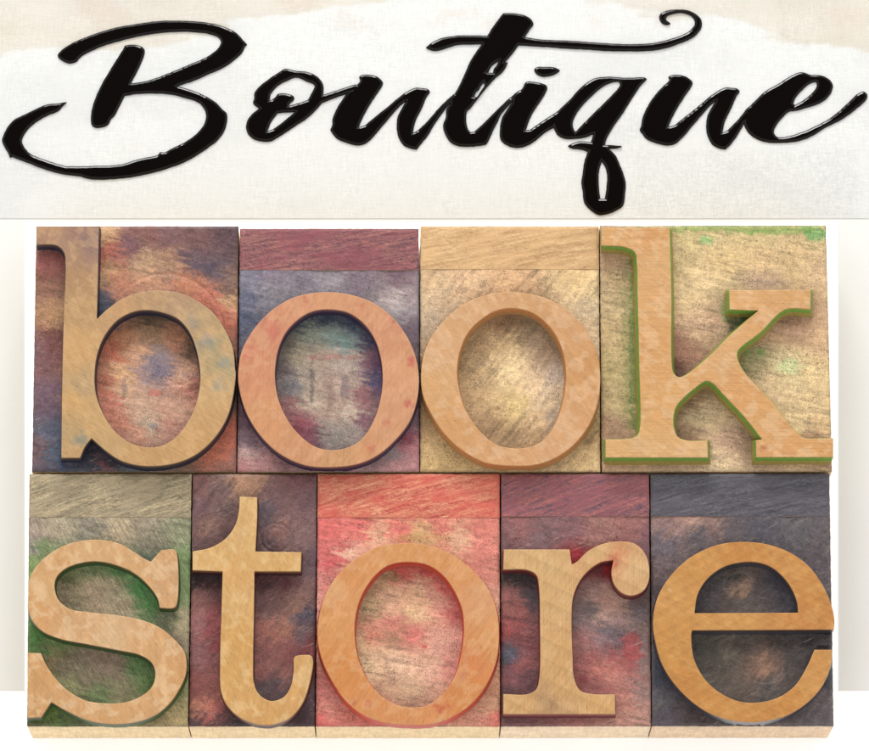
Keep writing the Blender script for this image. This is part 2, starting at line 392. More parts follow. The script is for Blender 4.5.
# ---------------------------------------------------------------- type blocks
def sam(txt):
    out = []
    for t in txt.replace('\n', ' ').split(';'):
        t = t.strip()
        if t: out.append([float(x) for x in t.replace(':', ',').split(',')])
    return np.array(out)
def rbf(u, v, samples, seed, warp=9.0, power=3.4):
    wu = u+(fbm(u*.07, v*.07, seed, 5, .6)-.5)*2*warp; wv = v+(fbm(u*.07+50, v*.07, seed+3, 5, .6)-.5)*2*warp
    num = np.zeros((len(u), 3)); den = np.zeros(len(u))
    for s in samples:
        d2 = (wu-s[0])**2+(wv-s[1])**2
        w = 1/(d2+16)**(power/2); num += w[:, None]*lin(s[2:5])[None]; den += w
    return num/den[:, None]
def paint(u, v, samples, seed, ang=.4):
    """ink stains with some shade in the samples: soft ground, brushed directional edges and broken fine edges, plus value variation"""
    sm = samples.copy(); mu = sm[:, 2:].mean(0); sm[:, 2:] = sm[:, 2:]*.92+mu*.08
    ca, sa = math.cos(ang), math.sin(ang)
    al = u*ca-v*sa; pe = u*sa+v*ca                       # along / across the brushing direction
    st1 = (fbm(al*.022, pe*.30, seed+80, 4, .6)-.5)*34; st2 = (fbm(al*.03+7, pe*.55, seed+81, 3, .6)-.5)*30
    a = rbf(u+st1*ca, v-st1*sa, sm, seed, warp=5, power=3.5)
    ru = (fbm(u*.33, v*.33, seed+60, 4, .65)-.5)*18; rv = (fbm(u*.33+9, v*.33, seed+61, 4, .65)-.5)*18
    b = rbf(u+ru+st2*ca, v+rv-st2*sa, sm, seed+5, warp=6, power=4.0)
    k = smooth(.38, .62, fbm(al*.07, pe*.22, seed+62, 5, .65))[:, None]
    c = a*(1-k)+b*k
    g = c.mean(1, keepdims=True); c = (g+(c-g)*.86)*np.array([1.04, 1.0, .95])
    f = 1+(fbm(u*.9, v*.9, seed+63, 3, .7)-.5)*.34+(fbm(al*.04, pe*.35, seed+64, 4)-.5)*.42
    rs = smooth(.60, .72, fbm(al*.05+3, pe*.5, seed+65, 3))*.30*smooth(.42, .6, fbm(u*.03, v*.03, seed+66, 2))   # dry brush marks
    return np.clip(c*(f*(1-rs))[:, None], .004, 1)
def prism(name, q, samples, mat, parent, origin, seed, sidecol, zoff=0.0, rough=1.3, rings=(), steps=(), bspots=(), seam='', res=1.25, dark=None, open_top=True):
    """block with a routed height-field top; q = four corners TL, TR, BR, BL of its top edge"""
    (x0, y0), (x1, y1), (x2, y2), (x3, y3) = q
    nx = int((x1-x0)/res); ny = int((y3-y0)/res)
    s, t = np.meshgrid(np.linspace(0, 1, nx+1), np.linspace(0, 1, ny+1)); s = s.ravel(); t = t.ravel()
    u = (x0*(1-s)+x1*s)*(1-t)+(x3*(1-s)+x2*s)*t; v = (y0*(1-s)+y1*s)*(1-t)+(y3*(1-s)+y2*s)*t
    et = t*(y3-y0) if seam != 't' else t*0+99; eb = (1-t)*(y3-y0) if seam != 'b' else t*0+99
    edge = np.minimum(np.minimum(s*(x1-x0), (1-s)*(x1-x0)), np.minimum(et, eb))
    h = zoff+(fbm(u*.03, v*.03, seed+7, 3)-.5)*2.6*rough+(fbm(u*.3, v*.3, seed+9, 3)-.5)*.6*rough
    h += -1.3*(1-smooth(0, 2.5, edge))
    for (ru, rv, r, dz) in rings:
        d = np.hypot(u-ru, (v-rv)*1.03)
        h += -.55*dz*np.exp(-((d-r)/1.2)**2)+dz*.12*np.exp(-((d-r*.55)/1.6)**2)
    for (a, b_, c, d, dz, so) in steps:
        h += dz*smooth(a-so, a+so, u)*(1-smooth(c-so, c+so, u))*smooth(b_-so, b_+so, v)*(1-smooth(d-so, d+so, v))
    P = unproj(u, v, ZB)
    jit = (fbm(u*.3, v*.3, seed+1, 3)-.5)*.7*(edge < .01)
    P[:, 0] += jit*((s < .001) | (s > .999)); P[:, 1] += jit*((t < .001) | (t > .999))
    P[:, 2] = ZB+h
    C = KB*paint(u, v, samples, seed, (.15, .9, -.5, .5, 1.2, -.2)[seed % 6]) if samples is not None else np.tile(lin((180, 140, 110)), (len(u), 1))
    for (su, sv, au, av, c, k0) in bspots:
        dd = np.hypot((u-su)/au, (v-sv)/av)+(fbm(u*.18, v*.18, seed+70, 4, .65)-.5)*1.6
        k = (1-smooth(.75, 1.1, dd))*k0*(.6+.4*fbm(u*.6, v*.6, seed+71, 2)); C = C*(1-k[:, None])+KB*lin(c)[None]*k[:, None]
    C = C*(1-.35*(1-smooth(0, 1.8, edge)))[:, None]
    w = nx+1; F_ = []; mi = []; sm = []
    for j in range(ny):
        for i in range(nx):
            a = j*w+i; F_.append((a, a+w, a+w+1, a+1)); mi.append(0); sm.append(True)
    border = [i for i in range(w)]+[j*w+nx for j in range(1, ny+1)]+[ny*w+i for i in range(nx-1, -1, -1)]+[j*w for j in range(ny-1, 0, -1)]
    n0 = len(P); Bp = P[border]; zs = [None, .93, .5, 0.0]; allP = [P]; allC = [C]
    sc = KS*lin(sidecol); bb = np.arange(len(border))
    for k, f in enumerate(zs):
        Q = Bp.copy()
        if f is not None: Q[:, 2] = ZB*f+0.02
        cc = np.tile(sc, (len(Bp), 1))
        if f is None: cc = cc*.35+C[border]*.65
        elif f > .9:
            k_ = fbm(Bp[:, 0]*.06, Bp[:, 1]*.06, seed+5, 3)[:, None]; cc = cc*(1-.3*k_)+C[border]*.3*k_
        allP.append(Q); allC.append(cc)
    nb = len(border)
    for k in range(len(zs)-1):
        a = n0+k*nb; b_ = a+nb
        for i in range(nb): i2 = (i+1) % nb; F_.append((a+i, a+i2, b_+i2, b_+i)); mi.append(1); sm.append(False)
    F_.append(tuple(n0+(len(zs)-1)*nb+i for i in range(nb))); mi.append(1); sm.append(False)
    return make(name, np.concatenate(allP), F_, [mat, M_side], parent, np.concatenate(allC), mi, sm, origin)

def block(cname, label, corners, body, face, outline, seed, matface, shoulder=None, wall=(120, 80, 60), wall2=None, side=(236, 206, 158),
          spots=(), rings=(), steps=(), matbody=None, draft=2.4, bspots=(), group='wooden letterpress blocks spelling book store'):
    q = [tuple(map(float, p)) for p in corners]
    cen = unproj((q[2][0]+q[3][0])/2, (q[2][1]+q[0][1])/2, ZB); org = np.array([cen[0], cen[1], 0.0])
    root = empty('letterpress_block', org); tag(root, label, 'type block', group)
    qb = q
    if shoulder is not None:
        v0 = shoulder[0]; (x0, y0), (x1, y1), (x2, y2), (x3, y3) = q
        t0 = (v0-y0)/(y3-y0); m0 = (x0+(x3-x0)*t0, v0); m1 = (x1+(x2-x1)*t0, v0)
        qs = [q[0], q[1], (m1[0], v0-.12), (m0[0], v0-.12)]; qb = [(m0[0], v0+.12), (m1[0], v0+.12), q[2], q[3]]
        prism('shoulder', qs, None, shoulder[1], root, org, seed+40, side, zoff=.5, rough=.6, seam='b')
    prism('body', qb, body, matbody or M_ink, root, org, seed, side, rings=rings, steps=steps, bspots=bspots, seam='t' if shoulder is not None else '')
    loops = []
    for lp in outline:
        d = dense(lp); loops.append(unproj(d[:, 0], d[:, 1], ZF)[:, :2])
    bq = unproj(np.array([p[0] for p in q]), np.array([p[1] for p in q]), ZB)[:, :2]
    V, Fc, kind = solid(loops, ZF, ZB-4, [(.7, ZF), (.12, ZF-.45), (0, ZF-1.3), (-draft*.2, ZF-8), (-draft*.25, ZF-9.5), (-draft*.55, ZB-5)], grid=3.2, bounds=bq, seed=seed)
    # back to photo coordinates for the colour fields of this block
    d = V-CAM; zc = d[:, 1]*st-d[:, 2]*ct; zc = -(d@np.array([0, -st, ct])); xu = d[:, 0]/zc*F+CX; yu = CY-(d@np.array([0, ct, st]))/zc*F
    C = KF*rbf(xu, yu, face, seed+2, warp=7, power=3)*np.array([1.01, 1.0, .97])
    for (su, sv, r, c) in spots:
        dd = np.hypot(xu-su, yu-sv)+(fbm(xu*.2, yu*.2, seed, 3)-.5)*r*1.6
        k = (1-smooth(r*.5, r*1.1, dd))*.75; C = C*(1-k[:, None])+KF*lin(c)[None]*k[:, None]
    w1 = KB*lin(wall); w2 = KB*lin(wall2 if wall2 is not None else wall)
    isw = V[:, 2] < ZF-5; top = V[:, 2] > ZF-8.7
    midz = (V[:, 2] <= ZF-1.2) & (V[:, 2] > ZF-5)
    C[midz] = C[midz]*.25+w1*.75
    C[isw & top] = w1
    C[isw & ~top] = w2
    mi = (kind == 1).astype(int)
    make('letter_face', V, Fc, [matface, M_gloss if wall == (38, 36, 46) else M_wall], root, C, mi, kind == 1, org)
    return root

M_ink = mat_inked('inked_routed_wood')
M_ink_dark = mat_inked('dark_inked_wood', grain_rot=.25, specks=.5, rough=.42, fibre=.3, gain=1.18)
M_ink_pale = mat_inked('pale_routed_wood', grain_rot=.1, specks=.9, rough=.6, fibre=.22, gain=1.16)
M_ink_diag = mat_inked('slanted_grain_inked_wood', grain_rot=1.05, specks=.5, rough=.55, fibre=.6, gain=1.28)
K = 3.995
P1 = lambda *p: tile(25, 215, K, p)
P2 = lambda *p: tile(25, 290, K, p)
T3 = lambda *p: tile(220, 290, K, p)
T4 = lambda *p: tile(403, 290, K, p)
P5 = lambda *p: tile(590, 215, K, p)
P6 = lambda *p: tile(590, 290, K, p)
P7 = lambda *p: tile(640, 215, K, p)
P8 = lambda *p: tile(640, 290, K, p)
Q1 = lambda *p: tile(10, 465, K, p)
Q2 = lambda *p: tile(10, 560, K, p)
R1 = lambda *p: tile(160, 465, K, p)
R2 = lambda *p: tile(160, 560, K, p)
SS = lambda *p: tile(300, 545, K, p)
U1 = lambda *p: tile(480, 530, K, p)
VV = lambda *p: tile(640, 540, K, p)

# --- b
o_b = [P1((46,44,1),(295,44,1),(292,200),(287,415,1),(330,375),(400,328),(480,305),(560,302),(630,315),(700,350),(760,400),(800,460),(830,530),(840,620))
       + P2((842,330),(835,400),(815,490),(780,560),(730,620),(670,665),(600,692),(520,703),(450,700),(380,680),(320,640),(265,592,1),(240,625),(220,670,1),(145,670,1),(148,400),(155,100))
       + P1((162,190),(155,148),(128,122),(44,118,1)),
       P2((490,80),(550,90),(610,115),(655,165),(685,240),(700,340),(690,430),(660,510),(610,580),(550,620),(490,628),(420,610),(360,565),(310,490),(282,410),(278,330),(290,250),(320,180),(370,120),(430,88))]
block('b', 'type block with raised letter b on purple, rust and blue stained wood',
      [(36.3, 226), (238.3, 226), (236, 471.5), (32, 471.5)],
      sam('''50,250:150,85,75;48,262:165,85,80;45,290:150,100,75;52,315:190,140,90;52,340:115,55,50;38,350:125,80,85;42,400:110,80,100;38,450:105,75,85;50,430:75,85,110;55,455:70,90,115;60,468:60,60,80;
      102,235:215,170,115;103,270:200,150,100;110,250:180,90,70;130,245:120,75,85;150,235:130,80,75;170,235:115,75,80;200,235:110,70,70;228,240:85,55,65;145,262:190,150,110;170,262:175,130,95;195,262:95,70,85;215,270:85,70,85;228,290:110,80,70;120,285:200,125,90;150,285:205,145,105;190,285:195,120,80;210,300:205,110,80;225,310:205,110,80;232,300:200,155,105;225,330:200,105,75;232,345:150,90,70;102,300:70,75,95;98,312:40,60,90;
      150,322:80,60,40;125,340:165,105,60;175,340:180,115,75;190,345:100,70,48;110,350:190,95,60;150,335:150,110,70;135,350:205,150,110;155,358:140,125,130;160,370:115,105,125;145,370:160,130,125;120,375:215,165,115;105,385:180,95,65;125,392:205,160,120;185,375:215,160,125;195,385:180,95,75;110,400:195,110,85;135,405:200,160,130;115,420:200,120,90;150,425:195,170,140;175,410:205,155,125;140,435:205,140,110;170,425:190,130,110;
      90,455:22,36,56;88,465:30,40,60;100,467:110,55,60;112,462:40,45,60;130,469:70,75,90;180,462:110,80,60;215,450:195,100,65;230,435:190,90,60;232,400:120,80,60;228,463:150,90,75;75,469:50,60,85'''),
      sam('''50,230:180,138,112;80,235:166,128,114;75,250:180,142,112;88,240:150,120,118;75,280:185,145,105;85,310:198,158,112;75,350:215,170,115;75,400:215,170,110;80,390:195,163,122;80,440:190,162,120;75,455:203,162,112;90,430:208,167,115;200,320:188,160,122;215,345:180,164,126;222,365:185,166,126;208,335:205,165,120;200,440:210,165,110;220,420:210,165,115;150,296:190,152,115;120,310:205,160,115;150,458:207,162,110;212,385:212,172,120;226,350:200,165,120;180,305:185,150,118'''),
      o_b, 11, mat_face('worn_face_of_b', (222, 182, 132), rot=.5, lines=.05, mott=.35), wall=(62, 50, 55), wall2=(40, 42, 60),
      rings=((165, 330, 58, 1.2),), steps=(), draft=3, bspots=[(157,364,13,9,(128,112,124),.6),(155,393,8,3,(188,84,68),.6),(124,388,3,10,(90,85,100),.6),(100,262,6,9,(180,80,66),.6),(62,455,4,22,(46,70,100),.7),(205,268,10,6,(70,58,74),.6),(178,258,22,3,(120,85,80),.5),(190,375,10,5,(120,110,125),.3),(153,426,5,3,(110,112,125),.6)], spots=[(206,340,9,(150,150,140)),(225,362,7,(160,156,140)),(218,385,8,(170,160,138)),(82,440,8,(150,150,132)),(192,322,7,(150,140,128))])
# --- purple o
o_o2 = [T3((430,8),(530,20),(620,55),(700,120),(755,200),(785,280),(795,360),(785,450),(755,530),(700,600),(630,660),(550,695),(440,708),(340,700),(240,655),(160,580),(105,490),(78,400),(72,340),(85,250),(125,170),(190,95),(270,40),(350,15)),
        T3((440,78),(510,90),(570,130),(615,190),(640,260),(650,350),(640,440),(610,530),(560,600),(500,632),(430,638),(370,620),(300,560),(250,480),(225,400),(220,320),(235,230),(270,160),(330,105),(380,83))]
block('o', 'type block with salmon letter o on slate blue and purple ground, right of b',
      [(240, 228.5), (418.5, 228.5), (419.3, 471.5), (237.2, 471.5)],
      sam('''250,280:120,120,140;270,278:125,110,130;300,280:125,115,130;330,280:150,140,150;360,278:130,110,125;400,280:115,85,100;250,300:95,100,130;245,320:80,90,120;262,300:130,125,140;275,290:135,130,140;400,300:200,185,180;410,295:150,130,135;405,312:160,150,155;412,330:110,90,105;242,420:110,75,90;250,440:130,100,115;245,455:200,160,155;260,465:190,130,130;240,465:190,120,120;290,468:150,100,105;350,468:150,105,110;390,450:150,130,135;405,440:150,60,80;412,450:180,110,115;410,420:120,90,105;400,465:190,130,130;
      325,316:35,45,75;350,320:42,52,88;370,338:60,50,85;300,323:60,70,90;310,335:130,140,120;330,335:130,150,140;345,345:115,150,145;290,345:125,115,100;300,355:170,155,125;325,358:165,140,120;350,358:180,160,145;372,362:130,75,95;377,378:65,60,100;286,385:120,110,110;295,385:130,125,125;312,385:175,155,130;325,385:170,140,125;345,385:180,155,135;365,395:150,90,95;310,400:185,165,140;335,410:175,145,125;350,415:200,180,155;287,405:150,90,90;300,425:150,65,80;315,438:120,70,85;330,435:150,140,130;350,430:165,150,140;362,420:130,80,95;280,370:110,95,95'''),
      sam('''300,300:218,155,118;260,330:216,145,115;250,370:216,148,112;265,420:220,158,112;300,455:214,155,112;340,462:212,158,112;380,445:218,158,114;400,410:218,160,120;405,370:222,162,120;400,330:214,150,115;360,305:216,155,115;330,298:220,160,118'''),
      o_o2, 23, mat_face('salmon_face', (224, 170, 130), rot=1.57, lines=.035, mott=.5), shoulder=(270.3, mat_shoulder('purple_red_sawn_band', (88, 46, 62), (182, 116, 104), (138, 66, 76), rot=.16)),
      wall=(95, 60, 75), wall2=(60, 45, 70), spots=[(392,318,5,(200,105,92)),(412,362,5,(200,95,90)),(408,404,4,(205,90,85)),(387,423,6,(208,120,98)),(370,447,6,(208,120,92)),(306,299,4,(205,120,95)),(275,332,7,(215,125,105)),(250,350,8,(218,128,110)),(360,303,5,(210,125,100))], bspots=[(312,384,2.5,20,(70,62,70),.7),(345,387,5,12,(110,90,100),.6),(331,392,4,22,(130,98,88),.5),(335,357,26,3,(175,100,95),.5),(290,388,9,7,(95,92,100),.5),(300,437,14,12,(140,58,78),.5),(376,375,6,30,(88,62,100),.5)])
# --- tan o
o_o3 = [T4((440,8),(540,22),(630,62),(700,120),(755,200),(782,280),(788,370),(775,460),(740,545),(680,620),(610,670),(530,698),(430,702),(330,690),(250,650),(170,580),(110,490),(80,420),(72,340),(85,250),(125,170),(190,95),(270,42),(350,15)),
        T4((440,73),(510,88),(570,130),(615,190),(642,260),(652,340),(640,440),(610,530),(560,600),(500,628),(440,632),(370,615),(300,555),(250,480),(225,400),(216,320),(232,230),(268,160),(330,105),(380,80))]
block('o', 'type block with letter o in bare tan wood, hardly inked, left of k',
      [(420.5, 226), (598.8, 226), (600.3, 471.5), (420.2, 471.5)],
      sam('''430,280:200,165,120;470,278:215,175,130;510,278:215,170,120;580,278:220,185,125;430,300:205,175,135;435,315:190,165,135;590,290:215,185,130;585,310:205,180,140;590,330:215,185,140;425,425:180,140,90;430,450:195,160,100;450,465:190,155,95;520,468:180,140,85;590,460:215,180,120;590,430:185,150,90;
      515,318:135,100,66;500,318:155,115,75;530,325:128,104,75;480,345:165,130,85;500,345:205,170,115;550,345:145,115,85;545,360:165,135,105;480,380:190,155,105;510,370:230,200,145;530,385:225,190,145;558,375:180,158,140;515,405:215,185,115;500,410:200,165,110;550,400:215,185,145;555,415:165,145,125;490,425:165,130,88;510,440:150,120,80;530,435:180,145,100;540,420:210,175,125;470,400:180,145,98;470,360:170,138,92'''),
      sam('''480,305:222,172,125;440,340:222,172,124;430,380:222,172,118;450,430:220,165,110;500,458:222,168,118;550,455:224,172,125;580,420:222,168,118;592,370:216,160,105;580,330:218,165,115;545,305:216,165,115;430,360:226,180,135'''),
      o_o3, 37, mat_face('tan_face', (232, 190, 148), rot=.4, lines=.03, mott=.55), shoulder=(269.6, mat_shoulder('tan_sawn_band', (184, 138, 88), (230, 194, 142), (220, 176, 122), rot=.2, contrast=.7)),
      wall=(205, 130, 70), wall2=(190, 140, 85), matbody=M_ink_pale, draft=4)
# --- k
o_k = [P5((45,50,1),(318,50,1),(325,300),(330,620))+P6((338,337),(355,348),(385,338),(480,260),(560,180),(672,82,1))
       + P6((558,78,1),(556,0,1))+P7((682,298,1),(680,377,1),(580,378))
       + P8((480,170),(395,238),(388,262),(410,318),(530,450),(630,575),(660,594,1),(772,592,1),(772,668,1),(465,668,1),(463,600,1),(487,596,1),(420,510),(340,425),(290,372),(265,363),(235,380),(150,458),(135,500),(135,545),(150,585),(185,600),(270,601,1),(271,669,1))
       + P6((62,669,1),(62,597,1),(165,592),(190,580),(200,545),(197,300),(190,0))+P5((188,200),(180,150),(140,128),(45,122,1))]
block('k', 'wooden type block with raised letter k, bright green ink on its letter sides',
      [(599.8, 225.5), (826, 225), (832, 471.3), (601.8, 471.5)],
      sam('''605,262:185,145,105;610,280:195,165,115;620,300:190,165,115;620,340:190,165,110;605,330:200,170,115;610,370:185,165,105;610,400:190,165,110;622,400:175,155,100;610,430:170,130,100;606,450:190,150,110;
      690,232:195,175,115;720,232:200,178,120;760,232:195,172,115;820,240:200,175,120;680,260:195,170,115;700,280:220,190,135;720,260:210,180,120;760,260:210,175,120;800,260:200,170,115;820,270:205,170,125;765,284:182,150,118;690,300:215,185,130;700,320:205,165,125;680,350:160,110,85;676,367:105,66,52;720,320:190,150,115;728,300:180,155,110;734,316:100,105,55;742,320:60,80,40;790,318:150,110,80;770,332:185,145,105;800,330:195,150,115;820,340:205,165,120;750,355:150,145,90;780,380:215,185,130;810,370:220,190,130;770,390:200,170,125;810,400:215,185,130;790,420:220,190,135;825,430:215,180,125;820,437:170,130,95;690,400:150,115,78;700,420:190,165,120;690,435:150,115,85;720,420:195,165,120;730,440:190,150,120;720,460:220,190,145;745,445:150,120,90;790,367:205,190,135'''),
      sam('''620,230:224,172,115;650,235:222,165,108;660,260:226,178,122;650,300:226,174,118;655,350:224,168,110;660,400:226,172,112;640,455:228,180,122;700,450:228,182,128;690,390:224,170,112;720,350:226,176,122;760,310:222,168,112;790,300:224,172,116;750,295:226,174,118;760,420:224,170,112;780,450:226,168,112;820,450:224,168,108;740,395:222,165,108'''),
      o_k, 41, mat_face('saw_lined_face_of_k', (234, 194, 148), rot=0.0, lines=.07, mott=.55, linescale=.75), wall=(104, 162, 58), wall2=(166, 146, 74),
      matbody=M_ink_pale, draft=8.0, bspots=[(706,239,9,4.5,(126,182,108),.75),(816,233,11,8,(80,158,84),.85),(740,228,95,4.5,(120,150,70),.8),(780,232,40,3,(110,150,70),.7),(634,340,5,95,(70,112,38),.85),(630,350,9,90,(120,128,66),.5),(788,367,13,8,(190,205,145),.55),(760,352,4,3,(100,140,60),.8),(748,353,4,2.5,(100,140,60),.7),(725,312,3,14,(90,140,60),.7),(765,283,28,3,(150,122,105),.5),(676,365,8,5,(105,66,52),.8)], spots=[(642,349,3,(150,105,80)),(637,330,3,(170,120,85)),(765,448,4,(190,120,85))])  # long green band beside the stem: green ink with the letter's shadow painted in
# --- s
o_s = [Q1((500,350),(535,372),(562,386,1),(603,340,1),(655,337),(665,348),(664,562),(648,572),(598,570,1),(590,535),(560,490),(500,435),(430,402),(350,385),(280,392),(220,415),(185,450),(178,490),(195,540),(240,575),(320,588),(430,600),(530,620),(600,650),(660,700))
       + Q2((698,370),(706,420),(700,465),(680,510),(640,570),(580,620),(500,648),(400,655),(310,640),(230,605),(165,568,1),(125,628,1),(70,630,1),(70,370,1),(125,372,1),(140,410),(180,470),(230,520),(300,560),(380,572),(460,568),(530,540),(570,500),(580,450),(565,410),(520,380),(430,360),(300,335),(200,315),(130,285),(88,240),(72,190))
       + Q1((72,520),(76,460),(100,410),(150,360),(220,320),(300,300),(380,300),(440,315))]
block('s', 'type block with raised letter s on grey green stained wood',
      [(29.3, 474), (191.5, 474), (187.8, 726.3), (27, 726.3)],
      sam('''40,530:150,130,115;60,525:165,150,125;90,525:135,125,110;120,530:170,150,120;150,525:150,135,115;175,530:130,130,100;31,545:135,125,120;45,550:110,130,80;33,562:120,145,78;150,545:130,120,100;150,556:90,100,80;185,560:125,150,95;182,590:120,145,90;185,620:165,150,115;175,640:150,130,105;165,620:110,115,85;180,690:130,130,80;185,710:165,145,95;170,720:170,145,95;160,715:150,130,85;
      70,575:115,120,70;90,568:105,125,75;60,590:150,130,100;90,590:165,140,110;115,585:155,140,110;120,570:80,130,66;140,590:70,138,66;150,605:76,132,62;125,605:165,145,115;100,600:160,135,110;40,640:70,122,48;33,650:75,110,50;60,645:95,120,58;50,660:140,120,80;70,665:120,105,80;95,660:125,105,85;110,665:135,110,95;140,665:90,126,68;150,680:105,138,70;90,680:130,115,90;70,690:130,130,80;100,695:100,122,68;120,690:140,130,95;50,710:100,128,42;60,718:75,98,38;85,722:85,92,52;130,722:130,108,66;35,722:78,78,42'''),
      sam('''60,560:222,172,118;90,545:224,178,128;130,560:220,172,122;165,580:218,170,122;50,590:224,178,125;40,610:222,168,112;80,625:222,174,125;110,635:228,188,142;150,640:222,172,120;175,680:220,168,115;150,710:222,172,120;100,718:218,168,115;60,695:220,170,118;38,680:216,165,110;35,710:215,162,108'''),
      o_s, 53, mat_face('mottled_face_of_s', (236, 200, 156), rot=.9, lines=.05, mott=.6, linescale=.35), shoulder=(517.5, mat_shoulder('grey_green_sawn_band', (112, 101, 80), (206, 184, 142), (172, 154, 122), rot=.32)),
      wall=(62, 66, 36), wall2=(60, 92, 42), matbody=M_ink_diag, rings=((92, 521, 11, .8),), draft=2.2)
# --- t
o_t = [R1((318,126,1),(388,128,1),(388,200),(381,345,1),(565,348,1),(562,425,1),(377,425,1),(375,600))
       + R2((372,400),(375,490),(395,535),(440,562),(490,550),(520,510),(533,450),(537,388),(550,381),(603,382),(611,400),(600,480),(570,570),(520,630),(460,655),(400,658),(330,635),(275,590),(245,530),(240,400))
       + R1((245,600),(250,425,1),(130,420,1),(130,345,1),(200,330),(260,295),(300,240),(315,180))]
block('t', 'narrow type block with raised golden letter t on dark plum stained wood',
      [(192.7, 474), (316.8, 474), (314.3, 726.3), (189.2, 726.3)],
      sam('''200,485:125,80,75;220,490:115,85,85;240,485:175,130,95;255,485:160,115,85;275,490:110,75,75;300,480:120,70,75;310,500:110,75,80;200,510:110,75,80;210,525:140,100,85;200,540:110,75,75;225,530:105,70,70;230,510:110,80,80;265,510:85,70,80;280,530:140,90,80;270,545:90,65,70;290,520:120,85,85;300,540:130,95,95;290,550:120,85,80;310,560:95,70,85;200,577:42,20,26;192,575:45,25,30;215,578:60,28,32;196,600:150,95,90;200,620:160,100,100;212,620:150,60,65;215,640:140,50,55;195,650:140,85,85;205,690:140,70,65;200,710:190,115,85;210,715:180,85,70;195,722:80,50,55;215,722:60,40,50;265,578:85,38,44;285,582:100,50,52;300,590:130,90,85;265,600:115,75,75;280,610:120,80,75;295,605:155,110,90;305,615:70,65,85;270,630:165,95,80;285,630:160,100,75;300,635:100,75,80;270,650:140,80,75;290,650:145,75,75;310,650:135,55,60;265,670:150,85,80;280,670:150,90,80;275,685:90,65,70;265,690:85,60,65;305,560:110,80,80;312,700:90,60,70;300,722:70,45,50;240,725:60,45,50'''),  # dark samples under the crossbar put its shadow into the stain colour
      sam('''245,510:222,178,118;250,540:226,182,122;200,560:228,182,118;240,570:226,176,112;290,562:224,176,112;235,600:226,180,118;235,640:222,170,102;230,680:222,172,105;250,710:224,172,108;290,700:222,170,108;310,665:224,174,112;270,720:222,170,105'''),
      o_t, 67, mat_face('golden_face_of_t', (236, 198, 142), rot=1.1, lines=.04, rings=.05, ringrot=.7, ringscale=.04, mott=.6), wall=(120, 72, 44), wall2=(70, 36, 38),
      matbody=M_ink, rings=((276, 538, 15, 1.8), (276, 538, 10, .9)), draft=2.0)
# --- red o
o_o4 = [SS((430,-8),(530,5),(620,45),(700,110),(760,190),(788,270),(795,360),(785,460),(750,550),(700,620),(630,675),(540,713),(430,719),(330,708),(250,678),(180,620),(120,530),(85,450),(70,370),(77,280),(105,190),(160,110),(230,50),(320,5)),
        SS((440,68),(510,80),(570,120),(620,190),(648,260),(655,340),(645,430),(620,520),(570,595),(510,640),(440,648),(370,632),(300,580),(250,500),(225,420),(218,330),(232,240),(270,160),(330,95),(380,73))]
block('o', 'wooden type block with orange letter o on bright red stained wood',
      [(317.9, 474), (499.5, 474), (500, 726.3), (315.8, 726.3)],
      sam('''330,530:215,90,85;360,530:215,95,90;400,530:215,100,90;440,525:215,110,95;480,530:205,110,95;330,560:205,80,85;340,545:210,95,90;322,580:220,130,120;350,555:230,180,150;380,538:225,170,130;420,535:205,160,105;460,540:215,165,125;480,550:215,120,105;495,570:215,130,110;490,600:225,160,130;320,600:230,150,140;320,690:215,120,110;330,710:215,130,115;345,715:210,110,95;380,722:210,100,90;490,690:215,150,110;480,715:220,150,120;495,720:210,100,85;490,705:225,170,130;318,722:210,90,85;
      405,570:200,70,60;380,578:190,150,105;430,572:200,60,55;420,585:205,150,120;450,590:205,80,75;365,605:185,160,110;360,640:200,170,120;390,600:205,158,122;410,600:215,150,122;415,612:222,180,132;440,600:212,142,120;457,612:205,90,85;370,635:205,120,95;395,625:210,120,105;395,635:160,110,80;415,635:200,100,90;440,640:215,152,128;455,640:212,142,125;380,660:212,172,132;400,665:228,186,150;430,665:216,165,135;390,685:190,150,115;410,690:205,170,130;435,680:215,165,135;450,670:205,130,115;370,665:205,180,135;415,702:170,135,105'''),
      sam('''400,552:224,158,100;350,575:224,155,98;330,620:224,158,98;325,590:228,170,118;340,670:222,148,86;380,708:224,152,96;420,716:224,152,98;470,690:222,145,85;490,640:224,158,100;485,600:226,165,118;460,570:224,155,98;470,660:220,140,88'''),
      o_o4, 71, mat_face('orange_face', (232, 178, 128), rot=1.57, lines=.03, mott=.45, linescale=.8), shoulder=(517.8, mat_shoulder('red_sawn_band', (186, 54, 52), (240, 176, 132), (212, 88, 74), contrast=.7)),
      wall=(205, 48, 36), wall2=(200, 90, 70), matbody=M_ink_pale, draft=3.6,
      spots=[(462,675,6,(200,85,70)),(440,707,6,(205,95,70)),(368,703,4,(205,95,70)),(352,702,3,(205,95,70)),(448,706,4,(205,95,75)),(335,690,3,(205,110,80))], bspots=[(424,647,2.6,2,(196,40,52),.8),(398,626,10,8,(170,110,80),.4),(425,538,26,6,(190,150,90),.6),(392,577,12,5,(120,96,60),.5),(415,600,16,14,(225,180,130),.5)])
